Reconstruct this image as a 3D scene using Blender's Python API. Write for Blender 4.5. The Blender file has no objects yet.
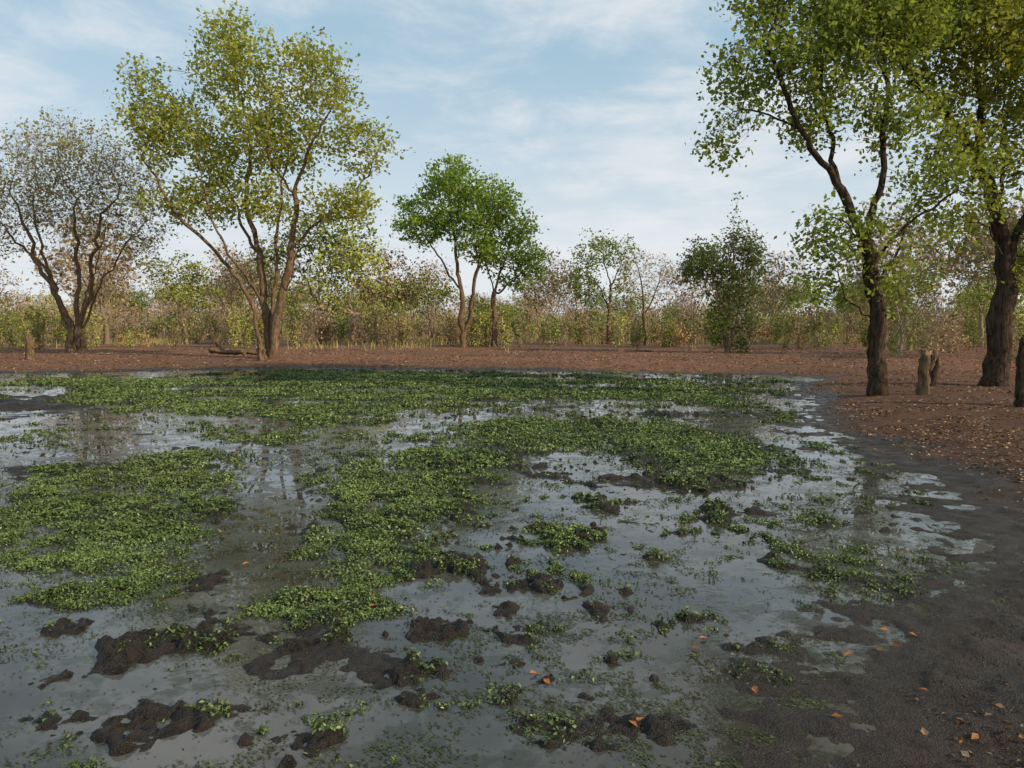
import bpy, math, numpy as np
from mathutils import Vector
scene=bpy.context.scene
rng=np.random.default_rng(11)

# ------------------------------------------------------------------ helpers
def _h(ix,iy,seed):
    h=(ix.astype(np.int64)*374761393+iy.astype(np.int64)*668265263+seed*1442695041)&0xffffffff
    h=((h^(h>>13))*1274126177)&0xffffffff
    h=(h^(h>>16))&0xffffffff
    return h/4294967295.0
def vn(x,y,seed=0):
    x=np.asarray(x,float);y=np.asarray(y,float)
    ix=np.floor(x);iy=np.floor(y);fx=x-ix;fy=y-iy
    ix=ix.astype(np.int64);iy=iy.astype(np.int64)
    u=fx*fx*(3-2*fx);v=fy*fy*(3-2*fy)
    a=_h(ix,iy,seed);b=_h(ix+1,iy,seed);c=_h(ix,iy+1,seed);d=_h(ix+1,iy+1,seed)
    return (a*(1-u)+b*u)*(1-v)+(c*(1-u)+d*u)*v
def fbm(x,y,seed=0,o=4):
    s=0;a=.5;t=0
    for i in range(o):
        ca,sa=math.cos(i*.9),math.sin(i*.9)
        s=s+a*vn((x*ca-y*sa)*2**i+i*17.3,(x*sa+y*ca)*2**i-i*9.1,seed+i);t+=a;a*=.55
    return s/t
def ss(a,b,x):
    t=np.clip((x-a)/(b-a),0,1);return t*t*(3-2*t)
def sdpoly(x,y,P):
    P=np.array(P,float);n=len(P)
    d=np.full(np.shape(x),1e18);ins=np.zeros(np.shape(x),bool)
    for i in range(n):
        ax,ay=P[i];bx,by=P[(i+1)%n]
        ex,ey=bx-ax,by-ay
        t=np.clip(((x-ax)*ex+(y-ay)*ey)/(ex*ex+ey*ey),0,1)
        dx=x-ax-t*ex;dy=y-ay-t*ey
        d=np.minimum(d,dx*dx+dy*dy)
        c=((ay>y)!=(by>y))
        xi=ax+(y-ay)*ex/(ey if ey!=0 else 1e-9)
        ins^=c&(x<xi)
    d=np.sqrt(d);return np.where(ins,d,-d)

def build_mesh(name,parts,mats,link=True):
    Vs=[];Fs=[];M=[];C=[];S=[];off=0
    for V,F,mi,col,sm in parts:
        if len(V)==0: continue
        Vs.append(V);Fs.append(F+off);off+=len(V)
        M.append(np.full(len(F),mi));S.append(np.full(len(F),sm))
        C.append(col if col is not None else np.ones((len(V),3))*.5)
    V=np.concatenate(Vs);F=np.concatenate(Fs);M=np.concatenate(M);C=np.concatenate(C);S=np.concatenate(S)
    me=bpy.data.meshes.new(name)
    me.vertices.add(len(V));me.vertices.foreach_set('co',V.astype(np.float32).ravel())
    me.loops.add(F.size);me.loops.foreach_set('vertex_index',F.astype(np.int32).ravel())
    me.polygons.add(len(F));me.polygons.foreach_set('loop_start',np.arange(0,F.size,4,dtype=np.int32))
    me.polygons.foreach_set('loop_total',np.full(len(F),4,dtype=np.int32))
    me.polygons.foreach_set('material_index',M.astype(np.int32))
    me.polygons.foreach_set('use_smooth',S.astype(bool))
    me.update(calc_edges=True)
    at=me.attributes.new('col','FLOAT_COLOR','POINT')
    at.data.foreach_set('color',np.concatenate([C,np.ones((len(C),1))],1).astype(np.float32).ravel())
    for m in mats: me.materials.append(m)
    if not link: return me
    ob=bpy.data.objects.new(name,me);scene.collection.objects.link(ob);return ob

def unit(a): return a/np.maximum(np.linalg.norm(a,axis=-1,keepdims=True),1e-9)
def leaves(P,L,W,col,r,up=.4,fold=.0):
    n=len(P)
    nn=unit(r.normal(size=(n,3))+np.array([0,0,up*3]))
    a=unit(np.cross(nn,r.normal(size=(n,3))))
    b=np.cross(nn,a)
    L=np.broadcast_to(L,(n,))[:,None];W=np.broadcast_to(W,(n,))[:,None]
    V=np.stack([P-a*L*.5,P+b*W*.5-a*L*.06+nn*W*fold,P+a*L*.5,P-b*W*.5-a*L*.06+nn*W*fold],1).reshape(-1,3)
    F=np.arange(4*n).reshape(n,4)
    return V,F,np.repeat(col,4,0)

# ------------------------------------------------------------------ materials
def newmat(name):
    m=bpy.data.materials.new(name);m.use_nodes=True
    nt=m.node_tree;nt.nodes.clear()
    out=nt.nodes.new('ShaderNodeOutputMaterial');return m,nt,out
def N(nt,t,**k):
    n=nt.nodes.new(t)
    for a,b in k.items(): setattr(n,a,b)
    return n
def mix(nt,fac,a,b,mode='MIX'):
    n=nt.nodes.new('ShaderNodeMix');n.data_type='RGBA';n.blend_type=mode
    for s,v in ((n.inputs[0],fac),(n.inputs[6],a),(n.inputs[7],b)):
        if isinstance(v,bpy.types.NodeSocket): nt.links.new(v,s)
        elif isinstance(v,(int,float)): s.default_value=v
        else: s.default_value=(*v,1) if len(v)==3 else v
    return n.outputs[2]
def ramp(nt,src,a,b,ca=0,cb=1):
    n=nt.nodes.new('ShaderNodeMapRange');n.interpolation_type='SMOOTHSTEP'
    nt.links.new(src,n.inputs[0]);n.inputs[1].default_value=a;n.inputs[2].default_value=b
    n.inputs[3].default_value=ca;n.inputs[4].default_value=cb
    return n.outputs[0]
def noise(nt,scale,detail=5,rough=.6,vec=None):
    n=nt.nodes.new('ShaderNodeTexNoise');n.inputs['Scale'].default_value=scale
    n.inputs['Detail'].default_value=detail;n.inputs['Roughness'].default_value=rough
    if vec is None:
        g=nt.nodes.new('ShaderNodeNewGeometry');vec=g.outputs['Position']
    nt.links.new(vec,n.inputs['Vector']);return n.outputs['Fac']

def leafmat(name,trans=.35,rough=.55,var=.2):
    m,nt,out=newmat(name)
    at=N(nt,'ShaderNodeAttribute',attribute_name='col')
    src=at.outputs['Color']
    if var>0:
        oi=N(nt,'ShaderNodeObjectInfo')
        hs=N(nt,'ShaderNodeHueSaturation');nt.links.new(src,hs.inputs['Color'])
        nt.links.new(ramp(nt,oi.outputs['Random'],0,1,1-var,1+var),hs.inputs['Value']);src=hs.outputs['Color']
    b=N(nt,'ShaderNodeBsdfDiffuse');nt.links.new(src,b.inputs['Color'])
    last=b.outputs[0]
    if trans>0:
        t=N(nt,'ShaderNodeBsdfTranslucent')
        nt.links.new(mix(nt,1.0,src,(1.5,1.45,.8),'MULTIPLY'),t.inputs['Color'])
        mx=N(nt,'ShaderNodeMixShader');mx.inputs[0].default_value=trans
        nt.links.new(b.outputs[0],mx.inputs[1]);nt.links.new(t.outputs[0],mx.inputs[2])
        last=mx.outputs[0]
    if rough<.5:
        g=N(nt,'ShaderNodeBsdfGlossy');g.inputs['Roughness'].default_value=rough;g.inputs['Color'].default_value=(1,1,1,1)
        m2=N(nt,'ShaderNodeMixShader');m2.inputs[0].default_value=.03
        nt.links.new(last,m2.inputs[1]);nt.links.new(g.outputs[0],m2.inputs[2]);last=m2.outputs[0]
    nt.links.new(last,out.inputs[0]);return m
LEAF=leafmat('foliage',.42)
LEAFFAR=leafmat('distant_foliage',0,.55,.25)
PONDLEAF=leafmat('pond_leaf',0,.4,0)
LITTER=leafmat('dry_leaf',0,.8,0)

def barkmat(name,ca,cb):
    m,nt,out=newmat(name)
    g=N(nt,'ShaderNodeNewGeometry')
    mp=N(nt,'ShaderNodeMapping');mp.inputs['Scale'].default_value=(1,1,.22)
    nt.links.new(g.outputs['Position'],mp.inputs[0])
    n1=noise(nt,14,3,.7,mp.outputs[0]);n2=noise(nt,1.3,1)
    c=mix(nt,ramp(nt,n1,.35,.65),ca,cb)
    c=mix(nt,ramp(nt,n2,.4,.7,0,.5),c,(ca[0]*1.5,ca[1]*1.4,ca[2]*1.1))
    b=N(nt,'ShaderNodeBsdfDiffuse')
    nt.links.new(c,b.inputs['Color'])
    bp=N(nt,'ShaderNodeBump');bp.inputs['Strength'].default_value=.9;bp.inputs['Distance'].default_value=.04
    nt.links.new(n1,bp.inputs['Height']);nt.links.new(bp.outputs[0],b.inputs['Normal'])
    nt.links.new(b.outputs[0],out.inputs[0]);return m
BARK=barkmat('bark',(.085,.058,.038),(.23,.155,.10))
BARKD=barkmat('dark_bark',(.028,.021,.016),(.095,.068,.048))
def plainmat(name,c):
    m,nt,out=newmat(name);b=N(nt,'ShaderNodeBsdfDiffuse')
    oi=N(nt,'ShaderNodeObjectInfo')
    nt.links.new(mix(nt,oi.outputs['Random'],(c[0]*.7,c[1]*.7,c[2]*.7),(c[0]*1.3,c[1]*1.3,c[2]*1.3)),b.inputs['Color'])
    nt.links.new(b.outputs[0],out.inputs[0]);return m
BARKP=plainmat('pale_bark',(.27,.20,.15))

# ------------------------------------------------------------------ trees
def resample(pts,seg,r,wig):
    pts=np.array(pts,float);o=[pts[0]];off=np.zeros(3)
    for a,b in zip(pts[:-1],pts[1:]):
        n=max(1,int(round(np.linalg.norm(b-a)/seg)))
        for k in range(1,n+1):
            off=off*.75+r.normal(size=3)*wig
            o.append(a+(b-a)*k/n+off)
    return np.array(o)
def tree_parts(skel,ells,seed,natt=900,seg=.35,kill=.55,infl=3.,R=.3,tip=.012,
        leaf_n=8,leaf_L=.14,spread=.28,cols=((.10,.15,.03),(.06,.10,.02)),twig=1.,twlen=.5,wig=.04,
        up=.15,gap=.3,gf=.75,bm=0,droop=0.,n_exp=2.3,flare=.35,zmin=1.5,thin_top=.5):
    r=np.random.default_rng(seed)
    pos=[];par=[]
    for pl in skel:
        q=resample(pl,seg,r,wig)
        if not pos: 
            pos.append(q[0]);par.append(-1);last=0
        else:
            A=np.array(pos);last=int(np.argmin(((A-q[0])**2).sum(1)))
        for p in q[1:]:
            pos.append(p);par.append(last);last=len(pos)-1
    ells=np.array(ells,float)
    w=ells[:,3]*ells[:,4]*ells[:,5];w=w**.85;w/=w.sum()
    idx=r.choice(len(ells),natt,p=w)
    d=unit(r.normal(size=(natt,3)))*(r.random((natt,1))**.45)
    att=ells[idx,:3]+d*ells[idx,3:6]
    att=att[att[:,2]>zmin]
    A=np.array(pos)
    D=((att[:,None]-A[None])**2).sum(2);near=D.argmin(1);nd=np.sqrt(D.min(1))
    alive=nd>kill*.8
    nch=np.zeros(200000,int)
    for p in par:
        if p>=0:nch[p]+=1
    for it in range(110):
        act=alive&(nd<infl*(1+it*.05))
        if not act.any():
            if not alive.any():break
            act=alive
        ni=near[act];v=unit(att[act]-A[ni])
        un,inv=np.unique(ni,return_inverse=True)
        sm=np.zeros((len(un),3));np.add.at(sm,inv,v)
        dirs=unit(unit(sm)+r.normal(size=sm.shape)*.28+np.array([0,0,up-droop]))
        ok=nch[un]<3
        if not ok.any(): break
        un=un[ok];dirs=dirs[ok]
        new=A[un]+dirs*seg
        base=len(A)
        par.extend(un.tolist());nch[un]+=1
        A=np.concatenate([A,new])
        D=((att[:,None]-new[None])**2).sum(2);m=D.argmin(1);md=np.sqrt(D.min(1))
        c=md<nd;near[c]=m[c]+base;nd[c]=md[c]
        alive&=nd>kill
        if len(A)>9000:break
    n=len(A);par=np.array(par)
    acc=np.zeros(n);big=np.full(n,-1);bigv=np.zeros(n)
    for i in range(n-1,-1,-1):
        if acc[i]==0: acc[i]=tip**n_exp
        p=par[i]
        if p>=0:
            acc[p]+=acc[i]
            if acc[i]>bigv[p]:bigv[p]=acc[i];big[p]=i
    rad=acc**(1/n_exp);rb=rad[0]
    pw=math.log(R/tip)/math.log(rb/tip)
    rad=tip*(rad/tip)**pw
    top=A[:,2].max()
    rad=np.maximum(rad*(1-thin_top*np.clip((A[:,2]-top*.15)/(top*.6),0,1)),np.minimum(rad,tip))
    parts=[]
    VV=[];FF=[];off=0
    starts=[(0,0)]+[(par[i],i) for i in range(1,n) if big[par[i]]!=i]
    for p,s in starts:
        ch_=[p] if p!=s else []
        c=s
        while c!=-1:
            ch_.append(c);c=big[c]
        if len(ch_)<2: continue
        P=A[ch_];Rr=rad[ch_].copy()
        if p!=s: Rr[0]=min(Rr[0],Rr[1]*1.25)
        if P[0,2]<.3: Rr=Rr*(1+flare*np.exp(-np.maximum(P[:,2],0)/.35))
        Rr*=1+r.normal(size=len(Rr))*.05
        Rr[-1]*=.5
        k=9 if Rr[0]>.09 else (5 if Rr[0]>.03 else 3)
        T=unit(np.gradient(P,axis=0));md=np.abs(T.mean(0));ref=np.zeros(3);ref[md.argmin()]=1
        u=unit(np.cross(T,ref));v=np.cross(T,u)
        an=np.arange(k)/k*2*math.pi
        rr=Rr[:,None]*(1+(r.normal(size=(1,k))*.09 if k>5 else 0))
        ring=P[:,None]+rr[...,None]*(np.cos(an)[None,:,None]*u[:,None]+np.sin(an)[None,:,None]*v[:,None])
        m=len(P);VV.append(ring.reshape(-1,3))
        i=np.arange(m-1)[:,None]*k;j=np.arange(k)[None];j2=(j+1)%k
        FF.append(np.stack([i+j,i+j2,i+k+j2,i+k+j],-1).reshape(-1,4)+off);off+=m*k
    parts.append((np.concatenate(VV),np.concatenate(FF),bm,None,True))
    thin=np.where((rad<tip*2.6)&(A[:,2]>zmin*.8))[0]
    nt_=int(len(thin)*twig)
    tips=A[thin]
    if nt_>0:
        k=r.choice(thin,nt_);o=A[k]
        pd=unit(A[k]-A[np.maximum(par[k],0)]+1e-6)
        dd=unit(pd*.8+r.normal(size=(nt_,3))*.6+np.array([0,0,.15-droop]))
        ln=twlen*(.4+r.random((nt_,1))*.9)
        e=o+dd*ln
        u=unit(np.cross(dd,r.normal(size=(nt_,3))));v=np.cross(dd,u);w_=tip*.6
        V=np.stack([o+u*w_,o-u*w_*.5+v*w_*.87,o-u*w_*.5-v*w_*.87,e+u*w_*.4,e-u*w_*.2+v*w_*.3,e-u*w_*.2-v*w_*.3],1).reshape(-1,3)
        b=np.arange(nt_)[:,None]*6
        F=np.concatenate([b+np.array([[0,1,4,3]]),b+np.array([[1,2,5,4]]),b+np.array([[2,0,3,5]])])
        parts.append((V,F,bm,None,False))
        tips=np.concatenate([tips,e,e])
    if leaf_n>0:
        g=.65*vn(tips[:,0]*gf+tips[:,2]*gf*.7,tips[:,1]*gf-tips[:,2]*gf*.6,seed)+.35*vn(tips[:,0]*gf*2.3-tips[:,1]*gf,tips[:,2]*gf*2.3+tips[:,1]*gf,seed+1)
        t2=tips[(g>gap+r.normal(size=len(g))*.05)]
        cnt=r.poisson(leaf_n,len(t2));k=np.repeat(np.arange(len(t2)),cnt)
        Pl=t2[k]+r.normal(size=(len(k),3))*spread*np.array([1,1,.7])
        f=r.random((len(t2),1))*.65
        f=np.clip(f[k]+r.random((len(k),1))*.45,0,1)
        C=np.array(cols[0])*f+np.array(cols[1])*(1-f)
        C=C*(.8+.4*r.random((len(k),1)))
        s=.6+.8*r.random(len(k))
        V,F,C4=leaves(Pl,leaf_L*s,leaf_L*.62*s,C,r,up=.25)
        parts.append((V,F,3,C4,False))
    return parts
MATS=[BARK,BARKD,BARKP,LEAF]
MATSF=[BARK,BARKD,BARKP,LEAFFAR]
def tree(name,loc,skel,ells,seed,rot=0,**k):
    ob=build_mesh(name,tree_parts(skel,ells,seed,**k),MATS)
    ob.location=loc;ob.rotation_euler[2]=rot;return ob

GREEN=((.25,.30,.085),(.10,.14,.035))
YEL=((.38,.39,.095),(.15,.185,.04))
LUSH=((.25,.35,.075),(.09,.15,.035))
BRN=((.38,.28,.17),(.22,.18,.09))
DRK=((.18,.23,.08),(.07,.10,.035))
DRY=((.40,.30,.17),(.26,.20,.11))

tree('tall_leafy_tree',(-11.8,36,0),
 [[(0,0,-.2),(-.4,-.1,.6),(-.73,-.2,2.5),(-1.46,-.6,4.5),(-2.7,-1,5.9),(-4.1,-1.2,7.6),(-5.3,-1,9.6)],
  [(0,0,-.1),(-.1,.2,.8),(-.4,.3,3),(-.7,.6,5.4),(-1.2,.8,7.9),(-1,.6,11.3),(-1.4,.4,14)],
  [(0,0,-.1),(.35,0,.8),(.73,0,3),(1.1,-.2,5.4),(1.5,-.5,7.9),(2.4,-.8,10.3),(3.6,-1,12)],
  [(0,0,-.1),(.1,.3,1),(.1,.8,4.5),(.2,1.4,7.9),(.7,1.6,11.8)],
  [(1.1,-.2,5.4),(2.2,.6,6.8),(3.6,1.2,8.2),(4.8,1.4,9.4)],
  [(-.7,.6,5.4),(-1.8,1.6,7.2),(-3.2,2.2,9.5),(-3.8,2.2,11.6)],
  [(-.4,.3,3),(-1.6,-.8,5),(-2.2,-1.6,7.5),(-2.4,-2,10)],[(.73,0,3),(1.8,-1,5),(3.2,-1.6,6.6)],
  [(1.5,-.5,7.9),(.6,-1.2,9.5),(.8,-1.6,12)]],
 [(-4.6,0,11.2,2.3,2.3,1.7),(-1.3,0,14.2,2.2,2.3,2.2),(2.4,0,13.2,2.2,2.3,1.9),(4.6,0,10.2,1.8,2.2,1.4),
  (-3.8,0,7.6,2.2,2.2,1.1),(.2,0,10.8,2.5,3,1.7),(3.7,0,7.4,1.7,2,1.1),(-5.3,0,13.2,1.2,1.3,.9),(0,0,7.7,1.7,2.2,1.1),(-2.2,0,9.6,1.6,2,1.3)],
 seed=3,natt=2400,seg=.36,kill=.46,R=.36,leaf_n=6,leaf_L=.20,spread=.27,cols=YEL,gap=.37,gf=.85,twig=1.1,wig=.06,thin_top=.6,tip=.011)
tree('bare_spreading_tree',(-24.4,41.6,0),
 [[(0,0,-.2),(-.4,0,1.5),(-1,0,3.5),(-2.1,-.3,6),(-3.2,-.5,9)],
  [(0,0,-.1),(.0,.2,2),(-.2,.6,5),(-.2,.8,9)],
  [(0,0,-.1),(.35,0,1.6),(.9,-.2,4),(2,-.5,7),(3,-.6,9)],
  [(.35,0,1.6),(1.3,.8,4.5),(2.8,1.4,6.8),(4,1.4,8)],
  [(-.4,0,1.5),(-1.6,1,4),(-3.6,1.2,6.3),(-5,1,7.6)],[(0,.2,2),(.4,1,4.5),(1.0,1.5,7.5)],[(-1,0,3.5),(-1.2,-1,6),(-1.4,-1.4,8.5)]],
 [(-3.2,0,9.3,2.7,2.8,2.4),(0,0,10.6,2.8,2.8,2.3),(2.8,0,9.3,2.3,2.6,2.2),(3.6,0,6.8,1.7,2,1.6),(-4.6,0,7,1.9,2,1.6),(0,0,8,2.6,2.6,1.8)],
 seed=8,natt=2300,seg=.34,kill=.44,R=.32,leaf_n=1.,leaf_L=.17,spread=.22,cols=((.40,.36,.16),(.26,.26,.10)),twig=3,twlen=.85,gap=.3,wig=.08,thin_top=.6)
tree('round_leafy_tree',(-3.4,52,0),
 [[(0,0,-.2),(-.1,0,2),(0,0,4),(-.3,0,6.5),(-.8,0,9),(-.8,0,11)],
  [(0,0,-.1),(.25,.1,2),(.5,.2,4),(1,.2,6.5),(1.8,.2,9)],[(0,0,4),(-1,.4,5.5),(-2.4,.6,7.5)]],
 [(-2.9,0,8.7,1.8,2.2,1.4),(-.6,0,11.3,2.3,2.6,1.5),(1.9,0,10.2,2.0,2.4,1.7),(0,0,8.7,2.6,2.6,1.3),(-3.8,0,9.9,.9,1,.8),(1.2,0,7.0,1.5,1.6,.9)],
 seed=5,natt=1200,seg=.38,kill=.52,R=.28,leaf_n=8,leaf_L=.24,spread=.3,cols=LUSH,gap=.29,wig=.06)
tree('round_leafy_tree',(-1.3,53,0),
 [[(0,0,-.2),(0,0,2),(.1,0,4),(.8,0,6.5),(1.6,0,8.6)],[(.1,0,4),(-.4,.3,6),(-.3,.3,8)],[(.1,0,4),(1.6,0,5),(2.6,0,6)]],
 [(1.4,0,8.5,1.9,2,1.6),(2.7,0,6,1.4,1.7,1.6),(0,0,6.6,1.5,1.5,1.1),(1.6,0,4.8,1.2,1.2,.8)],
 seed=6,natt=750,seg=.38,kill=.52,R=.2,leaf_n=7,leaf_L=.24,spread=.3,cols=LUSH,gap=.3,wig=.06)
tree('slender_tree',(7.8,60,0),
 [[(0,0,-.2),(.1,0,3),(.2,0,5),(-.4,0,7),(-.6,0,8.4)],[(.2,0,5),(1,0,6.5),(1.5,0,8)],[(.1,0,3),(-1,0,5),(-1.9,0,6.5)]],
 [(-1,0,7.6,1.8,1.7,1.4),(1.3,0,7.3,1.3,1.4,1.3),(-2,0,6.1,1.1,1,.9),(1.3,0,5.1,1,.9,.8)],
 seed=9,natt=620,seg=.36,kill=.5,R=.2,leaf_n=4.5,leaf_L=.22,spread=.28,cols=GREEN,gap=.34,wig=.06)
tree('bare_tree',(10.2,56,0),
 [[(0,0,-.2),(-.2,0,2.5),(-.4,0,4.5),(-.9,0,6.5)],[(-.2,0,2.5),(.7,.2,4.5),(1.2,.2,6)]],
 [(-.8,0,5.6,1.6,1.5,1.9),(1.1,0,5.1,1.4,1.4,1.8)],
 seed=10,natt=620,seg=.34,kill=.44,R=.15,leaf_n=1,leaf_L=.17,spread=.2,cols=BRN,twig=3,twlen=.6)
tree('vine_covered_tree',(12.1,41.6,0),
 [[(0,0,-.2),(.1,0,2),(.1,0,4),(.2,0,6.3),(.25,0,8.3)],[(.1,0,2),(-.8,0,4),(-1.3,0,5.6)],[(0,0,-.1),(.5,.1,2),(.9,.1,4.5)],[(0,0,-.1),(-.4,.2,1.8),(-.5,.2,4)]],
 [(-1.1,0,5.3,1.4,1.4,1.2),(.6,0,6.,1.2,1.3,1.1),(.4,0,4,1.4,1.4,1.7),(-.3,0,2.0,.7,.8,1.9),(-1.9,0,4.7,.8,.9,.8),(.7,0,2.1,.6,.7,1.9),(1.3,0,5,.8,.9,1)],
 seed=12,natt=1500,seg=.28,kill=.34,R=.2,leaf_n=4,leaf_L=.17,spread=.2,cols=DRK,gap=.33,gf=1.1,zmin=.25,twig=2,bm=2)
tree('leaning_tree',(8.8,17.8,0.05),
 [[(0,0,-.3),(0,0,1.2),(-.15,0,2.4),(-.4,0,3.8),(-1.05,-.1,4.9),(-1.9,-.3,6),(-2.6,-.5,7.2),(-3.0,-.5,8.4)],
  [(-.4,0,3.8),(0,.2,5.3),(.15,.3,7.2),(0,.3,9.1),(-.2,.3,11)],
  [(-.2,0,3.3),(.6,-.3,4.3),(1.5,-.5,4.75),(2.5,-.6,4.7)],
  [(0,0,1.9),(-.6,-.2,2.),(-1.,-.3,2.4),(-1.3,-.4,3.1)],
  [(-.15,0,2.6),(.5,.3,3.6),(.9,.4,4.6)],[(-.4,0,3.6),(-1.1,-.5,4.1),(-1.7,-.6,4.3),(-2.1,-.7,4.1)],
  [(-1.05,-.1,4.9),(-1,.6,6.2),(-1.1,1,7.6),(-1.3,1,9.4)],
  [(-1.9,-.3,6),(-2.8,-.2,6.6),(-3.6,0,6.8)]],
 [(-3.3,-.3,7.7,.9,1.4,.9),(-3.7,0,6.4,.6,.9,.7),(-1.4,0,8.2,1.5,1.8,1.),(-2.4,0,9.9,1.5,1.7,1.0),(.1,.2,9.4,1.6,1.8,1.5),(-1.7,0,6.7,.7,1.1,.6),
  (-1.1,-.2,3.8,1.1,.9,.6),(1.4,-.4,5.2,1.3,1.,.5),(-1.3,0,2.6,.6,.6,.7),(.3,.2,6.6,.9,1.2,.9),(.9,.3,4.3,.8,.8,.6),(0,0,3,.7,.7,.6)],
 seed=21,natt=2800,seg=.2,kill=.26,R=.19,tip=.0065,leaf_n=4.6,leaf_L=.125,spread=.17,cols=((.25,.29,.07),(.08,.12,.028)),gap=.345,gf=1.3,twig=1.4,twlen=.45,bm=1,droop=.16,wig=.035,zmin=1.2,thin_top=.4)
tree('arching_tree',(13.1,19.9,0.08),
 [[(0,0,-.3),(.05,0,1.6),(.0,0,3.0),(-.2,0,4.6),(-.8,0,6),(-1.7,-.1,7.2),(-2.8,-.3,8),(-3.5,-.4,9.2),(-4,-.4,10.8)],
  [(0,0,2.7),(.3,0,4.1),(.7,-.2,5.4),(1.2,-.3,7.3),(1.6,-.3,9.6)],
  [(-.8,0,6),(-.5,.5,7.5),(-.6,.9,9.4)],[(-.2,0,4.6),(.2,.6,6.2),(.4,1,8)],
  [(-1.7,-.1,7.2),(-2.4,-.8,7.2),(-3,-1.2,6.7)],[(0,0,3.4),(-.7,-.4,4.2),(-1.6,-.6,4.4)]],
 [(-3.6,-.3,9.9,1.7,1.8,1.3),(-1.2,0,8.8,1.8,1.9,1.4),(.9,0,8.4,1.8,1.9,1.7),(-.6,.3,10.5,2.7,2.2,1.2),(.6,-.2,6.6,1.4,1.4,1.2),
  (1.7,-.3,4.9,1.0,1.1,1.),(-1.6,-.6,6.,.9,.9,.7),(-1.5,-.5,4.5,.7,.8,.5),(.9,0,3.4,.9,.9,.8)],
 seed=22,natt=2700,seg=.23,kill=.29,R=.26,tip=.007,leaf_n=5.8,leaf_L=.14,spread=.2,cols=((.33,.34,.08),(.11,.145,.03)),gap=.29,gf=1.1,twig=1.3,twlen=.45,bm=1,droop=.12,zmin=2.6,wig=.03,thin_top=.35)

# ---------- mid-distance and distant trees
def variant(name,seed,h,kind):
    r=np.random.default_rng(seed)
    sk=[[(0,0,-.2),(r.normal()*.2,0,h*.2),(r.normal()*.4,r.normal()*.3,h*.45),(r.normal()*.6,r.normal()*.6,h*.75)]]
    for i in range(5):
        a=i*1.3+r.random();s=h*.22
        z0=h*(.12+.2*r.random())
        sk.append([(0,0,z0),(math.cos(a)*s*.5,math.sin(a)*s*.5,z0+h*.2),(math.cos(a)*s*1.2,math.sin(a)*s*1.2,z0+h*.42)])
    el=[]
    for i in range(6):
        a=i*1.05+r.random();q=h*.2*(.6+.8*r.random())
        el.append((math.cos(a)*q,math.sin(a)*q,h*(.48+.3*r.random()),h*.19,h*.19,h*.17))
    el.append((0,0,h*.8,h*.22,h*.22,h*.17))
    P=dict(bare=dict(leaf_n=.6,cols=BRN,twig=3,twlen=.9),green=dict(leaf_n=3.5,cols=GREEN,twig=1),
           yellow=dict(leaf_n=3.2,cols=YEL,twig=1),rust=dict(leaf_n=1.6,cols=DRY,twig=2))[kind]
    return build_mesh(name,tree_parts(sk,el,seed,natt=320,seg=.45,kill=.6,R=.16,tip=.014,leaf_L=.30,spread=.3,wig=.06,bm=2,**P),MATSF,link=False)
kinds=['bare','green','yellow','rust','bare','green','yellow','bare']
TV=[variant('treeline_tree_mesh',100+i,9+ (i%3)*.8,kinds[i]) for i in range(8)]
tl=bpy.data.objects.new('distant_treeline',None);scene.collection.objects.link(tl)
def inst(me,name,x,y,s,parent,rz,sz=None):
    o=bpy.data.objects.new(name,me);scene.collection.objects.link(o);o.parent=parent
    o.location=(x,y,0);o.scale=(s,s,s if sz is None else sz);o.rotation_euler[2]=rz
mid=[(-33,60,'bare',1.2),(-29,66,'yellow',.8),(-18,70,'green',1.25),(-14.5,66,'yellow',.95),(-13,78,'rust',1.15),(-7.5,68,'yellow',.78),
     (-9,80,'bare',1.),(3,66,'bare',.85),(-24,75,'bare',1.15),(-30,80,'bare',1.1),(17,70,'bare',.95),(22,62,'bare',.9),(15,48,'bare',.6),
     (24,45,'bare',.85),(20,38,'yellow',.6),(29,44,'bare',1.05),(22,33,'yellow',.5),(33,52,'green',1.),(26,36,'bare',.9),(30,60,'bare',1.2),(-44,58,'rust',1),(-40,70,'bare',1.2),(-46,50,'green',.6)]
for x,y,k,s in mid:
    c=[i for i,q in enumerate(kinds) if q==k]
    inst(TV[c[int(rng.integers(len(c)))]],'treeline_tree',x,y,s,tl,rng.random()*6.28)
for i in range(120):
    d=78+ (rng.random()**.9)*110
    x=(rng.random()*2-1)*d*.80;s=.5+.55*rng.random()
    if d>140: s*=1.2
    inst(TV[int(rng.integers(8))],'treeline_tree',x,d,s,tl,rng.random()*6.28)
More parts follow.
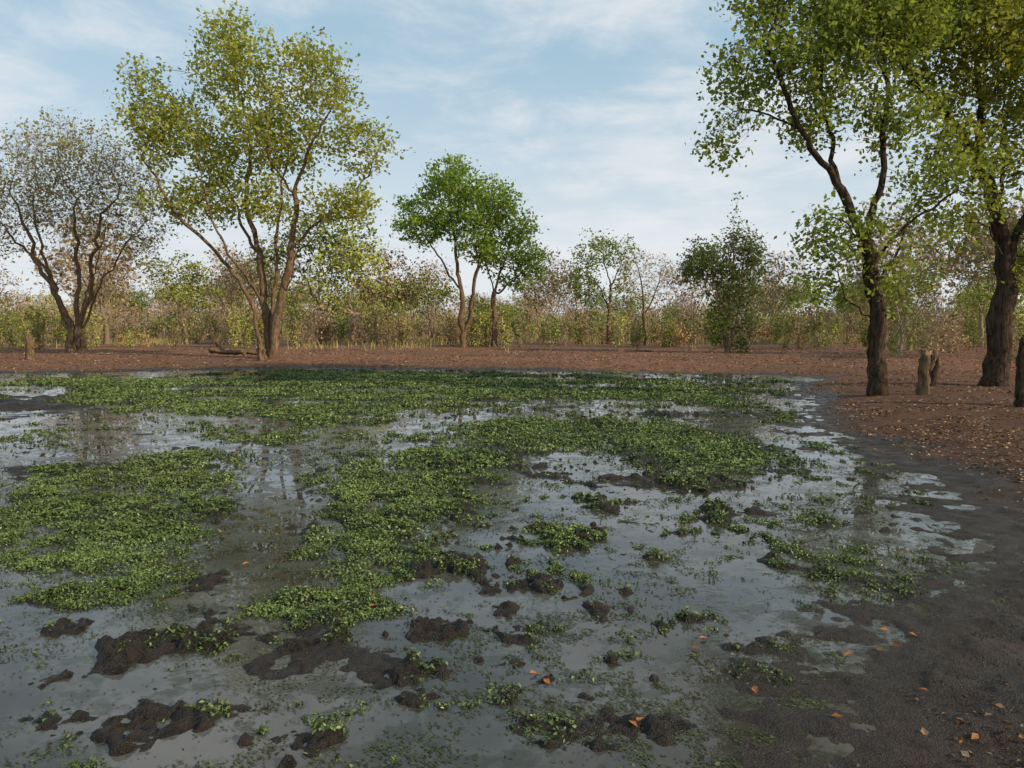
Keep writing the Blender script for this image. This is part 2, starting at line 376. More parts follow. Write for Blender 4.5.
def thicket(seed,cols,hh):
    r=np.random.default_rng(seed);n=1300
    u=r.random(n);x=(r.random(n)-.5)*16;y=(r.random(n)-.5)*4
    hmx=hh*(.55+1.0*vn(x*.45,y*.3,seed)+.45*vn(x*1.5,y,seed+1))
    z=hmx*u**.75
    f=(r.random((n,1))*.6+.4*(z/6)[:,None]);c=np.array(cols[0])*f+np.array(cols[1])*(1-f)
    low=(z<1.2)[:,None];c=np.where(low,c*.5+np.array([.34,.24,.14])*.5,c)
    V,F,C=leaves(np.stack([x,y,z],1),.38*(.6+.8*r.random(n)),.26,c,r,up=.1)
    k=150;sx=(r.random(k)-.5)*16;sy=(r.random(k)-.5)*4-1;h=hh*(.6+1.0*r.random(k));lx=r.normal(size=k)*.4
    w=.045
    o=np.stack([sx,sy,np.zeros(k)-.1],1);e=np.stack([sx+lx,sy,h],1)
    SVt=np.stack([o+[w,0,0],o+[-w*.5,w,0],o+[-w*.5,-w,0],e+[w*.4,0,0],e+[-w*.2,w*.4,0],e+[-w*.2,-w*.4,0]],1).reshape(-1,3)
    b=np.arange(k)[:,None]*6
    SF=np.concatenate([b+np.array([[0,1,4,3]]),b+np.array([[1,2,5,4]]),b+np.array([[2,0,3,5]])])
    return build_mesh('thicket_mesh',[(V,F,3,C,False),(SVt,SF,2,None,False)],MATSF,link=False)
TH=[thicket(301,GREEN,3.),thicket(302,YEL,2.6),thicket(303,DRY,3.2),thicket(304,((.36,.32,.16),(.25,.22,.12)),3.)]
ft=bpy.data.objects.new('distant_thicket',None);scene.collection.objects.link(ft)
for row,(d,n) in enumerate(((98,13),(130,17),(180,21),(250,25))):
    for i in range(n):
        if row==0 and rng.random()<.35: continue
        x=((i+.5)/n*2-1)*d*.92+rng.normal()*2
        inst(TH[int(rng.integers(4))],'thicket',x,d+rng.normal()*5,(2*d*.92/n)/15*1.2,ft,rng.normal()*.15,(.7+.5*rng.random())*(1+row*.25))

def shrub(name,seed,h,cols,dens,tw=1.6):
    r=np.random.default_rng(seed);sk=[];el=[]
    for i in range(7):
        a=r.random()*6.28;q=r.random()*h*.35;hh=h*(.6+.5*r.random())
        sk.append([(0,0,-.1),(math.cos(a)*q*.6,math.sin(a)*q*.6,hh*.4),(math.cos(a)*q,math.sin(a)*q,hh)])
        el.append((math.cos(a)*q,math.sin(a)*q,hh*.75,h*.16,h*.16,hh*.33))
    return build_mesh(name,tree_parts(sk,el,seed,natt=110,seg=.26,kill=.3,R=.05,tip=.012,leaf_L=.19,spread=.15,
        leaf_n=dens,cols=cols,zmin=.15,twig=tw,twlen=.4,flare=0,bm=2,gap=.3),MATSF,link=False)
SV=[shrub('shrub_mesh',201,3.2,YEL,1.2),shrub('shrub_mesh',202,2.3,GREEN,1.4),shrub('shrub_mesh',203,3.4,DRY,.5,2.4),
    shrub('shrub_mesh',204,2.0,YEL,1.7),shrub('shrub_mesh',205,2.8,((.38,.31,.15),(.24,.2,.09)),.6,2.2),shrub('shrub_mesh',206,1.6,((.42,.27,.12),(.26,.17,.08)),1.4)]
sb=bpy.data.objects.new('shrub_thicket',None);scene.collection.objects.link(sb)
for i in range(360):
    d=52+(rng.random()**1.5)*45
    x=(rng.random()*2-1)*d*.80
    if d<58 and rng.random()<.5: continue
    inst(SV[int(rng.integers(6))],'shrub',x,d,.5+.65*rng.random(),sb,rng.random()*6.28)
for i in range(36):
    x=18+rng.random()*25;y=30+rng.random()*24
    if x/y>.9: continue
    inst(SV[int(rng.integers(6))],'shrub',x,y,.4+.5*rng.random(),sb,rng.random()*6.28)
for x,y in ((-30,47),(-33,50),(-28.5,50),(-36,46),(-18,50),(-20,53)):
    inst(SV[0],'shrub',x,y,.8,sb,x)

# ------------------------------------------------------------------ pond layout (metres)
SHORE=[(0.7,-3),(0.9,1.5),(1.25,3.0),(1.95,4.1),(2.7,4.67),(3.6,5.67),(4.6,7.4),(4.8,9.0),(5.0,10.66),(5.4,13),(6.2,15.7),(7.2,18),(8.6,22.2),
 (10.5,24.6),(9.5,26.5),(6.8,27.3),(3.4,28.5),(-0.5,29.5),(-8.9,31),(-14,29),(-19,27),(-22,22),(-22,16),(-20,10),(-18,-3)]
PA=[(-4.6,6.1),(-4.9,6.9),(-5.3,8.3),(-5.4,10.2),(-4.2,10.5),(-3.24,8.9),(-2.55,6.5),(-2.2,5.1),(-2.4,4.65),(-2.85,4.67),(-3.55,5.1),(-4.05,5.44)]
PB=[(-2.5,9.2),(-2.26,11.8),(-1.08,11.1),(.23,9.5),(.3,8.3),(-.33,7.6),(-.55,6.5),(-.86,5.67),(-1.19,5.44),(-1.78,6.5),(-2.0,7.8)]
PE=[(-1.81,4.84),(-1.39,5.67),(-.8,5.3),(-.79,4.6),(-1.29,4.3),(-1.63,4.45)]
PD=[(-1.1,13.3),(1.76,14.8),(3.9,12.1),(3.9,9.5),(2.45,8.7),(1.4,9.7),(.1,10.7),(-.9,11.6)]
PC=[(-7.4,13.6),(-5.4,14.8),(-3.3,11.4),(-2.4,13.3),(-1.7,15.3),(2,16.2),(5.4,16.2),(7.1,20.5),(7.2,25),(-.4,28.3),(-8.5,29.6),(-13,27),(-16,22),(-11.6,19)]
PG=[(-8.0,11.6),(-7.9,12.6),(-6.9,11.9),(-7.1,10.8)]
PF=[(-3.2,9.4),(-2.6,9.4),(-1.8,6.5),(-1.2,5.0),(-1.85,4.6),(-2.5,6.5)]
CARVE=[(-6.7,13.9,2.1,.9),(-1.55,12.4,.45,2.),(-11,25.5,3,1.2),(1.1,17.2,2.8,.8),(-8.8,21,1.9,.7),(4,15.6,2.6,.6),(-3.6,20.5,1.4,.9),
  (-4.6,17.3,1.7,.5),(3,22,2.4,.8),(-7,18.2,1.6,.5),(5.5,25.5,2.4,.9),(0,25,2.6,.8),(-2.6,14.6,.8,.5),(-14,21,1.8,1.2),(7,22,1.3,1.6)]
BLOB=[(-.49,5.4,.22,.3,.10,.6),(.03,4.95,.36,.2,.09,.2),(-.47,4.27,.34,.16,.09,0),(-1.96,4.0,.24,.3,.09,.1),(-2.75,4.25,.3,.2,.07,.2),
 (.2,4.3,.11,.08,.06,0),(.05,4.15,.1,.12,.06,0),(-.46,3.75,.13,.1,.05,1),(-.2,3.85,.08,.06,.05,0),(.9,7.4,.35,.3,.07,.6),(.4,6.2,.3,.35,.06,1),
 (2.0,8.3,.5,.5,.07,.6),(-.1,10.3,.7,.5,.07,0),(2.0,7.0,.25,.3,.06,1),(.5,3.2,.25,.16,.06,0),(.1,3.25,.2,.2,.04,.3),(-1.75,3.2,.5,.22,.06,.1),
 (-1.2,4.25,.35,.2,.05,.5),(-5.9,9.2,.6,.5,.05,.1),(-11,16.8,1.8,1.2,.1,.1),(-.9,6.0,.2,.3,.06,.6),(-.7,5.75,.15,.2,.06,.3),(1.9,9.9,.4,.3,.06,.3),
 (.75,4.9,.12,.08,.05,.5),(1.15,4.4,.16,.1,.04,.6),(3.6,14.9,2.2,.45,.08,.1),(1.1,5.6,.2,.12,.05,.8),(-3.3,3.9,.3,.15,.05,.2),(1.5,6.3,.2,.15,.05,.7),
 (1.35,3.7,.35,.3,.045,.25),(2.3,5.2,.3,.25,.045,.3),(2.9,6.6,.3,.2,.045,.5),(-1.5,4.75,.3,.2,.05,.5),(3.3,9.0,.5,.3,.05,.5),
 (-.55,7.2,.25,.3,.05,.2),(-1.9,6.4,.25,.3,.05,.2),(.5,8.6,.35,.25,.05,.2),(-2.1,5.0,.2,.25,.06,.1),(-14,18,1.6,.8,.1,0),
 (-1.2,3.35,.2,.12,.05,0),(-.9,3.1,.2,.1,.05,0),(-2.35,3.6,.2,.15,.06,0),(-.05,4.55,.12,.1,.06,0),(.35,4.55,.1,.08,.05,0),(-.75,4.6,.2,.1,.05,.3)]
def fields(x,y):
    wob=(fbm(x*.9,y*.9,5)-.5)*.9+(fbm(x*4,y*4,6,3)-.5)*.3
    sc=np.clip(y/10,.5,2.2)
    sh=sdpoly(x,y,SHORE)+wob*sc
    nz=(fbm(x*1.1,y*1.1/ np.clip(sc,1,2),31)-.5)*1.9+(fbm(x*5,y*4,32,3)-.5)*1.0
    m=np.zeros(np.shape(x))
    for P,amp in ((PA,.65),(PB,.7),(PE,.6),(PD,1.0),(PC,1.8),(PG,.6)):
        s=sdpoly(x,y,P)+nz*amp*.8
        if P is PC: s=np.minimum(s,1.8)+ (fbm(x*.4,y*.95,77)-.5)*4.8-.25
        w=.6*np.clip(y/8,.5,2)
        m=np.maximum(m,ss(-w*.5,w,s))
    for cx,cy,rx,ry in CARVE:
        q=np.sqrt(((x-cx)/rx)**2+((y-cy)/ry)**2)+nz*.35
        m=m*ss(.75,1.25,q)
    hole=fbm(x*2.1,y*2.1/np.clip(sc,1,2),35)*.5+fbm(x*7,y*6,36,3)*.5
    m=m*(.26+.74*ss(.385,.52,hole))
    m2=ss(.55,.70,fbm(x*1.25+9,y*1.1,41)*.6+fbm(x*6,y*5,42,3)*.4)*ss(4.0,5.5,y)*.8
    m2*=ss(-9,-5,x)
    m=np.maximum(m,m2)
    m3=ss(.54,.72,fbm(x*8,y*8,43,3))*ss(.38,.58,fbm(x*1.5,y*1.5,44))*.42
    m=np.maximum(m,m3)
    mud=np.zeros(np.shape(x));pl=np.zeros(np.shape(x))
    n8=(fbm(x*4.2,y*4.2,51,4)-.5)*3.0
    for cx,cy,rx,ry,hh,p in BLOB:
        q=np.sqrt(((x-cx)/rx)**2+((y-cy)/ry)**2)+n8*.95
        b=ss(1.25,.35,q)
        mud=np.maximum(mud,b*hh*.85);pl=np.maximum(pl,ss(1.,.5,q)*p)
    zone=ss(.40,.58,fbm(x*.9+3,y*.9,53))*(1-ss(9,13,y))
    cl=ss(.59,.75,fbm(x*5.5,y*5.5,54,3))*zone
    mud=np.maximum(mud,cl*.052)
    pl*=ss(.35,.6,fbm(x*6,y*6,52,3))
    flat=ss(-.15,.2,sdpoly(x,y,PF)+nz*.3)
    ins=ss(-.1,.25,sh)
    m=np.maximum(m,pl)*ins*(1-flat*.8)
    return sh,m,mud*ins,flat,ins
def height(x,y,F):
    sh,m,mud,flat,ins=F
    out=np.maximum(-sh,0)
    bank=.012+.14*ss(0,2.8,out)+.10*ss(3,14,out)+(fbm(x*1.5,y*1.5,61)-.5)*.06*ss(0,1,out)*np.clip(50/np.maximum(y,50),.0,1)\
        +(fbm(x*7,y*7,62,4)-.5)*.085*ss(0,.5,out)
    clod=np.abs(fbm(x*11,y*11,63,3)-.5)*2.6; c2=fbm(x*21,y*21,64,2)-.5
    e=(fbm(x*1.6,y*1.6,66)-.5)
    bot=-.043+e*.05+ss(.56,.70,fbm(x*1.0,y*1.3,67))*.04+(fbm(x*9,y*9,68,3)-.5)*.055
    h=bot+m*(.035+.05*(fbm(x*4,y*4,69,2)-.5))+mud*(.7+.9*clod)+np.where(mud>0.005,c2*.04*ss(.005,.03,mud),0)
    h=h*(1-flat)+flat*(-.006+(fbm(x*2.2,y*2.2,70)-.5)*.018+(fbm(x*12,y*12,72,2)-.5)*.014)
    edge=(.002+(fbm(x*5,y*5,71,4)-.5)*.08)
    sl=ss(.0,1.1,sh)
    h=h*sl+(1-sl)*np.maximum(edge,h*sl)
    k=ss(0,.35,out)
    return np.where(sh>0,h,bank*k+(1-k)*edge)

def axis(lo,hi,s,g,far):
    a=np.arange(lo,hi,s).tolist()
    st=s
    while a[-1]<far: st*=g;a.append(a[-1]+st)
    st=s;b=[lo]
    while b[-1]>-far: st*=g;b.append(b[-1]-st)
    return np.array(b[:0:-1]+a)
X=axis(-3.4,3.4,.016,1.033,3000)
Ya=np.arange(2.4,6.2,.016).tolist();st=.016
while Ya[-1]<34: st=min(st*1.012,.12);Ya.append(Ya[-1]+st)
while Ya[-1]<3500: st*=1.08;Ya.append(Ya[-1]+st)
Yb=[2.4];st=.018
while Yb[-1]>-120: st*=1.15;Yb.append(Yb[-1]-st)
Y=np.array(Yb[:0:-1]+Ya)
gx,gy=np.meshgrid(X,Y);fx=gx.ravel();fy=gy.ravel()
F=fields(fx,fy);hz=height(fx,fy,F)
nx=len(X);ny=len(Y)
GH=hz.reshape(ny,nx);GM=F[1].reshape(ny,nx);GS=np.clip(F[0],-60,60).reshape(ny,nx)
def look(G,x,y):
    i=np.clip(np.searchsorted(X,x)-1,0,nx-2);j=np.clip(np.searchsorted(Y,y)-1,0,ny-2)
    u=(x-X[i])/(X[i+1]-X[i]);v=(y-Y[j])/(Y[j+1]-Y[j])
    return (G[j,i]*(1-u)+G[j,i+1]*u)*(1-v)+(G[j+1,i]*(1-u)+G[j+1,i+1]*u)*v
V=np.stack([fx,fy,hz],1)
i=(np.arange(ny-1)[:,None]*nx+np.arange(nx-1)[None]).ravel()
Fq=np.stack([i,i+1,i+nx+1,i+nx],1)
sh,m,mud,flat,ins=F
out=np.maximum(-sh,0)
lim=np.where(fy<12,3.4-(fy/12)*2.0,1.4)
wet=1-ss(.1,1,out/np.maximum(lim,.3)+(fbm(fx*1.2,fy*1.2,81)-.5)*1.1)
wet=np.where(sh>0,1,wet)
col=np.stack([wet,np.clip(m,0,1),ss(10,34,fy)],1)
gm,nt,o=newmat('ground_soil')
at=N(nt,'ShaderNodeAttribute',attribute_name='col');sp=N(nt,'ShaderNodeSeparateColor');nt.links.new(at.outputs['Color'],sp.inputs[0])
n1=noise(nt,1.2,3,.6);n2=noise(nt,18,5,.7);n3=noise(nt,90,2,.7);n4=noise(nt,.12,3,.6);n5=noise(nt,4.5,3,.65)
dry=mix(nt,ramp(nt,n1,.35,.65),(.085,.040,.023),(.15,.072,.040))
far=mix(nt,ramp(nt,n4,.4,.6),(.34,.15,.075),(.21,.105,.056))
far=mix(nt,ramp(nt,n1,.45,.62,0,.5),far,(.15,.085,.052))
dry=mix(nt,sp.outputs[2],dry,far)
dry=mix(nt,ramp(nt,n5,.45,.62,0,.6),dry,(.065,.032,.020))
dry=mix(nt,ramp(nt,n2,.42,.62,0,.5),dry,(.07,.036,.022))
dry=mix(nt,ramp(nt,n3,.56,.70,0,.4),dry,(.30,.19,.12))
wetc=mix(nt,ramp(nt,n2,.35,.65),(.010,.0075,.0055),(.036,.026,.019))
wetc=mix(nt,ramp(nt,n1,.5,.7,0,.5),wetc,(.052,.037,.027))
c=mix(nt,sp.outputs[0],dry,wetc)
c=mix(nt,ramp(nt,sp.outputs[1],.1,.7,0,.8),c,mix(nt,ramp(nt,n3,.4,.6),(.014,.016,.008),(.038,.052,.018)))
b=N(nt,'ShaderNodeBsdfPrincipled');nt.links.new(c,b.inputs['Base Color'])
rw=ramp(nt,n5,.35,.65,.28,.7)
mr=N(nt,'ShaderNodeMix');mr.data_type='FLOAT';nt.links.new(sp.outputs[0],mr.inputs[0]);mr.inputs[2].default_value=.95;nt.links.new(rw,mr.inputs[3])
nt.links.new(mr.outputs[0],b.inputs['Roughness'])
b.inputs['Specular IOR Level'].default_value=.35
bp=N(nt,'ShaderNodeBump');bp.inputs['Strength'].default_value=1;bp.inputs['Distance'].default_value=.035
ad=N(nt,'ShaderNodeMath',operation='ADD');nt.links.new(n2,ad.inputs[0]);nt.links.new(n3,ad.inputs[1])
nt.links.new(ad.outputs[0],bp.inputs['Height']);nt.links.new(bp.outputs[0],b.inputs['Normal'])
nt.links.new(b.outputs[0],o.inputs[0])
build_mesh('ground',[(V,Fq,0,col,True)],[gm])

wm,nt,o=newmat('murky_water')
w1=noise(nt,.8,3,.6);w2=noise(nt,3.2,5,.68);w3=noise(nt,30,3,.7)
c=mix(nt,ramp(nt,w1,.38,.62),(.040,.037,.030),(.105,.103,.098))
c=mix(nt,ramp(nt,w2,.47,.60,0,.85),c,(.026,.027,.014))
c=mix(nt,ramp(nt,w3,.56,.7,0,.35),c,(.065,.07,.035))
b=N(nt,'ShaderNodeBsdfPrincipled');nt.links.new(c,b.inputs['Base Color'])
b.inputs['IOR'].default_value=1.45
nt.links.new(ramp(nt,w2,.50,.68,.01,.18),b.inputs['Roughness'])
sc=N(nt,'ShaderNodeMath',operation='MULTIPLY');nt.links.new(w3,sc.inputs[0]);nt.links.new(ramp(nt,w2,.48,.62,.0,1),sc.inputs[1])
bp=N(nt,'ShaderNodeBump');bp.inputs['Strength'].default_value=.16;bp.inputs['Distance'].default_value=.01
nt.links.new(sc.outputs[0],bp.inputs['Height']);nt.links.new(bp.outputs[0],b.inputs['Normal'])
nt.links.new(b.outputs[0],o.inputs[0])
Vw=np.array([(-32,-4,0),(14,-4,0),(14,35,0),(-32,35,0)],float)
build_mesh('pond_water',[(Vw,np.array([[0,1,2,3]]),0,None,False)],[wm])

# ------------------------------------------------------------------ pond plants
parts=[];tot=0
for lo,hi in [(2.6,4),(4,6),(6,9),(9,13),(13,19),(19,31)]:
    d=(lo+hi)/2;s=.017*max(1,d/5)**.85
    x0,x1=-.95*hi-.3,min(.75*hi+.5,9)
    cov=1.7 if d<9 else 1.15
    n=int((x1-x0)*(hi-lo)*cov/(s*s*.36))
    x=x0+(x1-x0)*rng.random(n);y=lo+(hi-lo)*rng.random(n)
    m=look(GM,x,y)
    dens=ss(.06,.95,m)*(.3+.95*ss(.35,.62,vn(x*8,y*8,91)))
    kq=rng.random(n)<dens
    x=x[kq];y=y[kq];m=m[kq]
    z=np.maximum(look(GH,x,y),0)
    hm=.042*(.15+1.3*fbm(x*4.5,y*4.5,92,3)**1.5)*np.clip(m,.15,1)*(1 if d<9 else 1.3)
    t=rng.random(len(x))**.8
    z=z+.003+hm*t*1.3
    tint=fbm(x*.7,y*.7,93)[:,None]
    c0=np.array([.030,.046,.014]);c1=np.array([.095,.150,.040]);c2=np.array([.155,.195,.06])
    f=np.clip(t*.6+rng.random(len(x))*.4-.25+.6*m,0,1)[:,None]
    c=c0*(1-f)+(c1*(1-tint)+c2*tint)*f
    c*=(.55+.9*rng.random((len(x),1)))*(.45+1.0*fbm(x*1.9,y*1.9,94))[:,None]
    sz=s*(.55+.9*rng.random(len(x)))
    Vv,Ff,Cc=leaves(np.stack([x,y,z],1),sz*1.25,sz*.72,c,rng,up=.45,fold=.15)
    parts.append((Vv,Ff,0,Cc,False));tot+=len(x)
build_mesh('pond_plants',parts,[PONDLEAF])
print('plants',tot)
n=400000
y=2.7*np.exp(rng.random(n)*math.log(22/2.7));x=(rng.random(n)*1.75-.95)*y
hh=look(GH,x,y);S=look(GS,x,y)
dn=ss(.40,.60,fbm(x*1.8,y*1.8,95))*ss(.40,.60,fbm(x*9,y*9,96,2))*(.35+.65*ss(-1,1.2,x))+.02
kq=(S>.02)&(hh<.006)&(rng.random(n)<dn)
x=x[kq];y=y[kq];s=.0105*np.maximum(1,y/4)**.7*(.5+1.1*rng.random(len(x)))
f=rng.random((len(x),1));c=(np.array([.030,.030,.014])*f+np.array([.07,.09,.03])*(1-f))*(.6+.8*rng.random((len(x),1)))
Vv,Ff,Cc=leaves(np.stack([x,y,np.full(len(x),.002)+rng.random(len(x))*.003],1),s*1.5,s*.7,c,rng,up=4)
build_mesh('floating_weed',[(Vv,Ff,0,Cc,False)],[PONDLEAF])
n=330000
y=2.7*np.exp(rng.random(n)*math.log(48/2.7));x=(rng.random(n)*1.8-.9)*y
sd=look(GS,x,y)
dn=np.where(sd<0,ss(.05,1.2,-sd)*(.30+.6*ss(6,11,y)),.0)*(.15+.85*ss(.4,.6,fbm(x*1.3,y*1.3,97)))*.65
kq=(rng.random(n)<dn);x=x[kq];y=y[kq]
z=look(GH,x,y)+.006
s=.031*np.maximum(1,y/9)**.6*(.5+1.*rng.random(len(x)))
pal=np.array([(.28,.16,.09),(.38,.25,.15),(.20,.09,.04),(.11,.065,.04),(.28,.13,.055),(.44,.34,.23),(.14,.08,.045)])
c=pal[rng.integers(0,7,len(x))]*(.6+.6*rng.random((len(x),1)))
dk=(rng.random(len(x))<1-ss(5,10,y)*.85-.13)
c=np.where(dk[:,None],c*.28,c);s=np.where(dk,s*.45,s)
p1=leaves(np.stack([x,y,z],1),s*1.3,s*.8,c,rng,up=1.2,fold=.15)
q=[(1.9,3.9),(2.2,4.05),(2.3,4.1),(2.15,4.2),(2.6,4.4),(.1,3.62),(.15,3.6),(1.0,4.0),(1.1,4.1),(.6,3.15),(-2.0,5.5),(-2.1,5.45),(1.5,3.2),(2.0,3.5),(1.2,3.5),(2.05,4.0),(.55,3.2),(-.9,4.6)]
q=np.array(q)+rng.normal(size=(len(q),2))*.03
z=np.maximum(look(GH,q[:,0],q[:,1]),0)+.012
cc=np.array([(.36,.14,.05)]*len(q))*(.6+.6*rng.random((len(q),1)))
p2=leaves(np.stack([q[:,0],q[:,1],z],1),.055,.034,cc,rng,up=1.5,fold=.2)
build_mesh('fallen_leaves',[(p1[0],p1[1],0,p1[2],False),(p2[0],p2[1],0,p2[2],False)],[LITTER])
n=60000
y=41+(rng.random(n)**1.2)*60;x=(rng.random(n)*2-1)*y*.85
k=(ss(.44,.62,fbm(x*.25,y*.12,98))*ss(42,60,y+(fbm(x*.2,y*.2,3)-.5)*14))>rng.random(n)
x=x[k];y=y[k];n=len(x);z=np.full(n,.15)
h=.2+.45*rng.random(n);a=rng.random(n)*6.28;w=.035
dx=np.cos(a)*w;dy=np.sin(a)*w;lx=rng.normal(size=n)*.14;ly=rng.normal(size=n)*.14
V=np.stack([np.stack([x-dx,y-dy,z],1),np.stack([x+dx,y+dy,z],1),np.stack([x+lx+dx*.3,y+ly+dy*.3,z+h],1),np.stack([x+lx-dx*.3,y+ly-dy*.3,z+h],1)],1).reshape(-1,3)
f=rng.random((n,1));c=np.array([.36,.26,.13])*f+np.array([.20,.21,.08])*(1-f)
build_mesh('grass',[(V,np.arange(4*n).reshape(n,4),0,np.repeat(c,4,0),False)],[LEAFFAR])

# ------------------------------------------------------------------ stumps, logs
def stick(name,polys,loc,seed,mat=BARK):
    r=np.random.default_rng(seed);VV=[];FF=[];off=0
    for pl,rad in polys:
        P=resample(pl,.08,r,.012);k=12;m_=len(P)
        T=unit(np.gradient(P,axis=0));ref=np.zeros(3);ref[np.abs(T.mean(0)).argmin()]=1
        u=unit(np.cross(T,ref));v=np.cross(T,u);an=np.arange(k)/k*6.2832
        Rr=rad*np.linspace(1.15,.7,m_)[:,None]*(1+r.normal(size=(1,k))*.14+r.normal(size=(m_,k))*.05)
        ring=P[:,None]+Rr[...,None]*(np.cos(an)[None,:,None]*u[:,None]+np.sin(an)[None,:,None]*v[:,None])
        ring[-1]+=T[-1]*(r.random((k,1))-.3)*rad*1.6
        vv=ring.reshape(-1,3);cap=(ring[-1].mean(0)-T[-1]*rad*.25)[None];cap0=(ring[0].mean(0))[None]
        vv=np.concatenate([vv,cap,cap0])
        i=np.arange(m_-1)[:,None]*k;j=np.arange(k)[None];j2=(j+1)%k
        f=np.stack([i+j,i+j2,i+k+j2,i+k+j],-1).reshape(-1,4)
        b=(m_-1)*k;jj=np.arange(0,k,2)
        f2=np.stack([b+jj,b+(jj+1)%k,b+(jj+2)%k,np.full(k//2,m_*k)],-1)
        f3=np.stack([(jj+2)%k,(jj+1)%k,jj,np.full(k//2,m_*k+1)],-1)
        VV.append(vv);FF.append(np.concatenate([f,f2,f3])+off);off+=len(vv)
    ob=build_mesh(name,[(np.concatenate(VV),np.concatenate(FF),0,None,True)],[mat]);ob.location=loc
stick('tree_stump',[([(0,0,-.1),(0,0,.5),(-.04,0,1.05)],.13),([(.02,0,.6),(.14,0,.8),(.2,0,1.1)],.07),([(0,0,.6),(-.14,.05,.9)],.05)],(9.85,17.6,.1),1,BARK)
stick('tree_stump',[([(0,0,-.1),(.05,0,.4),(.05,0,.75)],.13)],(11.3,19.8,.12),2,BARKD)
stick('tree_stump',[([(0,0,-.1),(-.03,0,.6),(.03,0,1.3)],.15)],(10.35,14.9,.1),3,BARKD)
stick('tree_stump',[([(0,0,-.1),(.02,0,.5),(.0,0,1.1)],.18),([(0,0,.4),(.25,0,.7)],.08)],(-22.5,34.5,.1),4)
stick('tree_stump',[([(0,0,-.1),(-.02,0,.3),(.0,0,.65)],.17),([(0,0,.2),(.2,0,.55)],.08)],(-11.6,34.2,.1),9)
stick('fallen_log',[([(-1.5,0,.45),(-.5,0,.35),(1.2,.1,.3)],.11),([(-.9,0,.4),(-1.2,0,1.)],.05),([(.2,0,.3),(.3,0,-.1)],.08)],(-13.8,37.5,.1),5)
stick('fallen_log',[([(-1.1,0,.15),(0,0,.2),(1.2,.1,.12)],.09),([(.0,0,.2),(.3,0,.8)],.03)],(7.2,43,.12),6)
stick('fallen_log',[([(-1.,0,.1),(0,0,.12),(1.,.1,.1)],.08)],(10.8,40,.12),7)
stick('dead_branch',[([(0,0,-.1),(.1,0,.5),(.2,0,1.0)],.03),([(.1,0,.5),(-.2,0,.9)],.02)],(-7.5,44,.1),8)

# ------------------------------------------------------------------ light
to_sun=Vector((.72,-.36,.38)).normalized()
el=math.asin(to_sun.z);az=math.atan2(to_sun.x,to_sun.y)
su=bpy.data.lights.new('sun','SUN');su.energy=4.4;su.angle=math.radians(.6);su.color=(1,.82,.58)
so=bpy.data.objects.new('sun',su);scene.collection.objects.link(so);so.rotation_euler=to_sun.to_track_quat('Z','Y').to_euler()
w=bpy.data.worlds.new('World');scene.world=w;w.use_nodes=True;nt=w.node_tree;nt.nodes.clear()
o=nt.nodes.new('ShaderNodeOutputWorld');bg=nt.nodes.new('ShaderNodeBackground');bg.inputs[1].default_value=.125
sk=nt.nodes.new('ShaderNodeTexSky');sk.sky_type='NISHITA';sk.sun_disc=False;sk.sun_elevation=el;sk.sun_rotation=az
sk.air_density=1.0;sk.dust_density=1.0;sk.ozone_density=1.2
tc=nt.nodes.new('ShaderNodeTexCoord');sx=nt.nodes.new('ShaderNodeSeparateXYZ');nt.links.new(tc.outputs['Generated'],sx.inputs[0])
az_=N(nt,'ShaderNodeMath',operation='MAXIMUM');nt.links.new(sx.outputs[2],az_.inputs[0]);az_.inputs[1].default_value=0
ad=N(nt,'ShaderNodeMath',operation='ADD');nt.links.new(az_.outputs[0],ad.inputs[0]);ad.inputs[1].default_value=.14
dx=N(nt,'ShaderNodeMath',operation='DIVIDE');nt.links.new(sx.outputs[0],dx.inputs[0]);nt.links.new(ad.outputs[0],dx.inputs[1])
dy=N(nt,'ShaderNodeMath',operation='DIVIDE');nt.links.new(sx.outputs[1],dy.inputs[0]);nt.links.new(ad.outputs[0],dy.inputs[1])
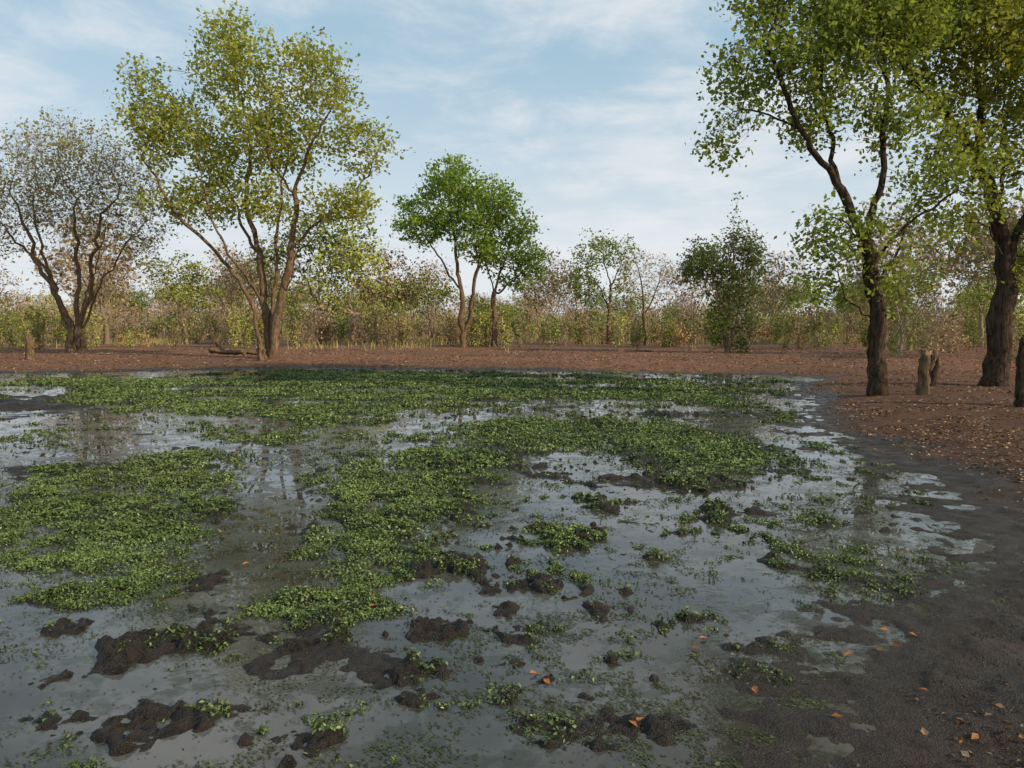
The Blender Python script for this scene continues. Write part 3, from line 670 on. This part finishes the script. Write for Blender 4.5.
cb=nt.nodes.new('ShaderNodeCombineXYZ');nt.links.new(dx.outputs[0],cb.inputs[0]);nt.links.new(dy.outputs[0],cb.inputs[1])
def cn(s,d,off):
    n=nt.nodes.new('ShaderNodeTexNoise');n.inputs['Scale'].default_value=s;n.inputs['Detail'].default_value=d;n.inputs['Roughness'].default_value=.62;n.inputs['Distortion'].default_value=.3
    mp=nt.nodes.new('ShaderNodeMapping');mp.inputs['Location'].default_value=off;nt.links.new(cb.outputs[0],mp.inputs[0]);nt.links.new(mp.outputs[0],n.inputs[0]);return n.outputs['Fac']
big=cn(.6,2,(5.3,2.9,0));fine=cn(2.6,6,(1,0,0))
cs=N(nt,'ShaderNodeMath',operation='ADD');nt.links.new(big,cs.inputs[0]);nt.links.new(fine,cs.inputs[1])
cf=ramp(nt,cs.outputs[0],.84,1.26,0,.9)
hz_=ramp(nt,sx.outputs[2],.0,.36,.9,.08)
# haze adds under the cloud layer
inv=N(nt,'ShaderNodeMath',operation='SUBTRACT');inv.inputs[0].default_value=1;nt.links.new(cf,inv.inputs[1])
inh=N(nt,'ShaderNodeMath',operation='SUBTRACT');inh.inputs[0].default_value=1;nt.links.new(hz_,inh.inputs[1])
pr=N(nt,'ShaderNodeMath',operation='MULTIPLY');nt.links.new(inv.outputs[0],pr.inputs[0]);nt.links.new(inh.outputs[0],pr.inputs[1])
mxm=N(nt,'ShaderNodeMath',operation='SUBTRACT');mxm.inputs[0].default_value=1;nt.links.new(pr.outputs[0],mxm.inputs[1])
base=mix(nt,.75,sk.outputs[0],(3.2,4.9,6.0))
cc=mix(nt,mxm.outputs[0],base,(6.4,6.65,6.9))
nt.links.new(cc,bg.inputs[0]);nt.links.new(bg.outputs[0],o.inputs[0])

cam=bpy.data.cameras.new('camera');cam.lens=26;cam.sensor_width=36;cam.clip_end=6000;cam.clip_start=.05
co=bpy.data.objects.new('camera',cam);scene.collection.objects.link(co);co.location=(0,0,1.8)
co.rotation_euler=(math.radians(90-4.56),0,0);scene.camera=co
scene.view_settings.view_transform='Standard';scene.view_settings.look='None';scene.view_settings.exposure=0
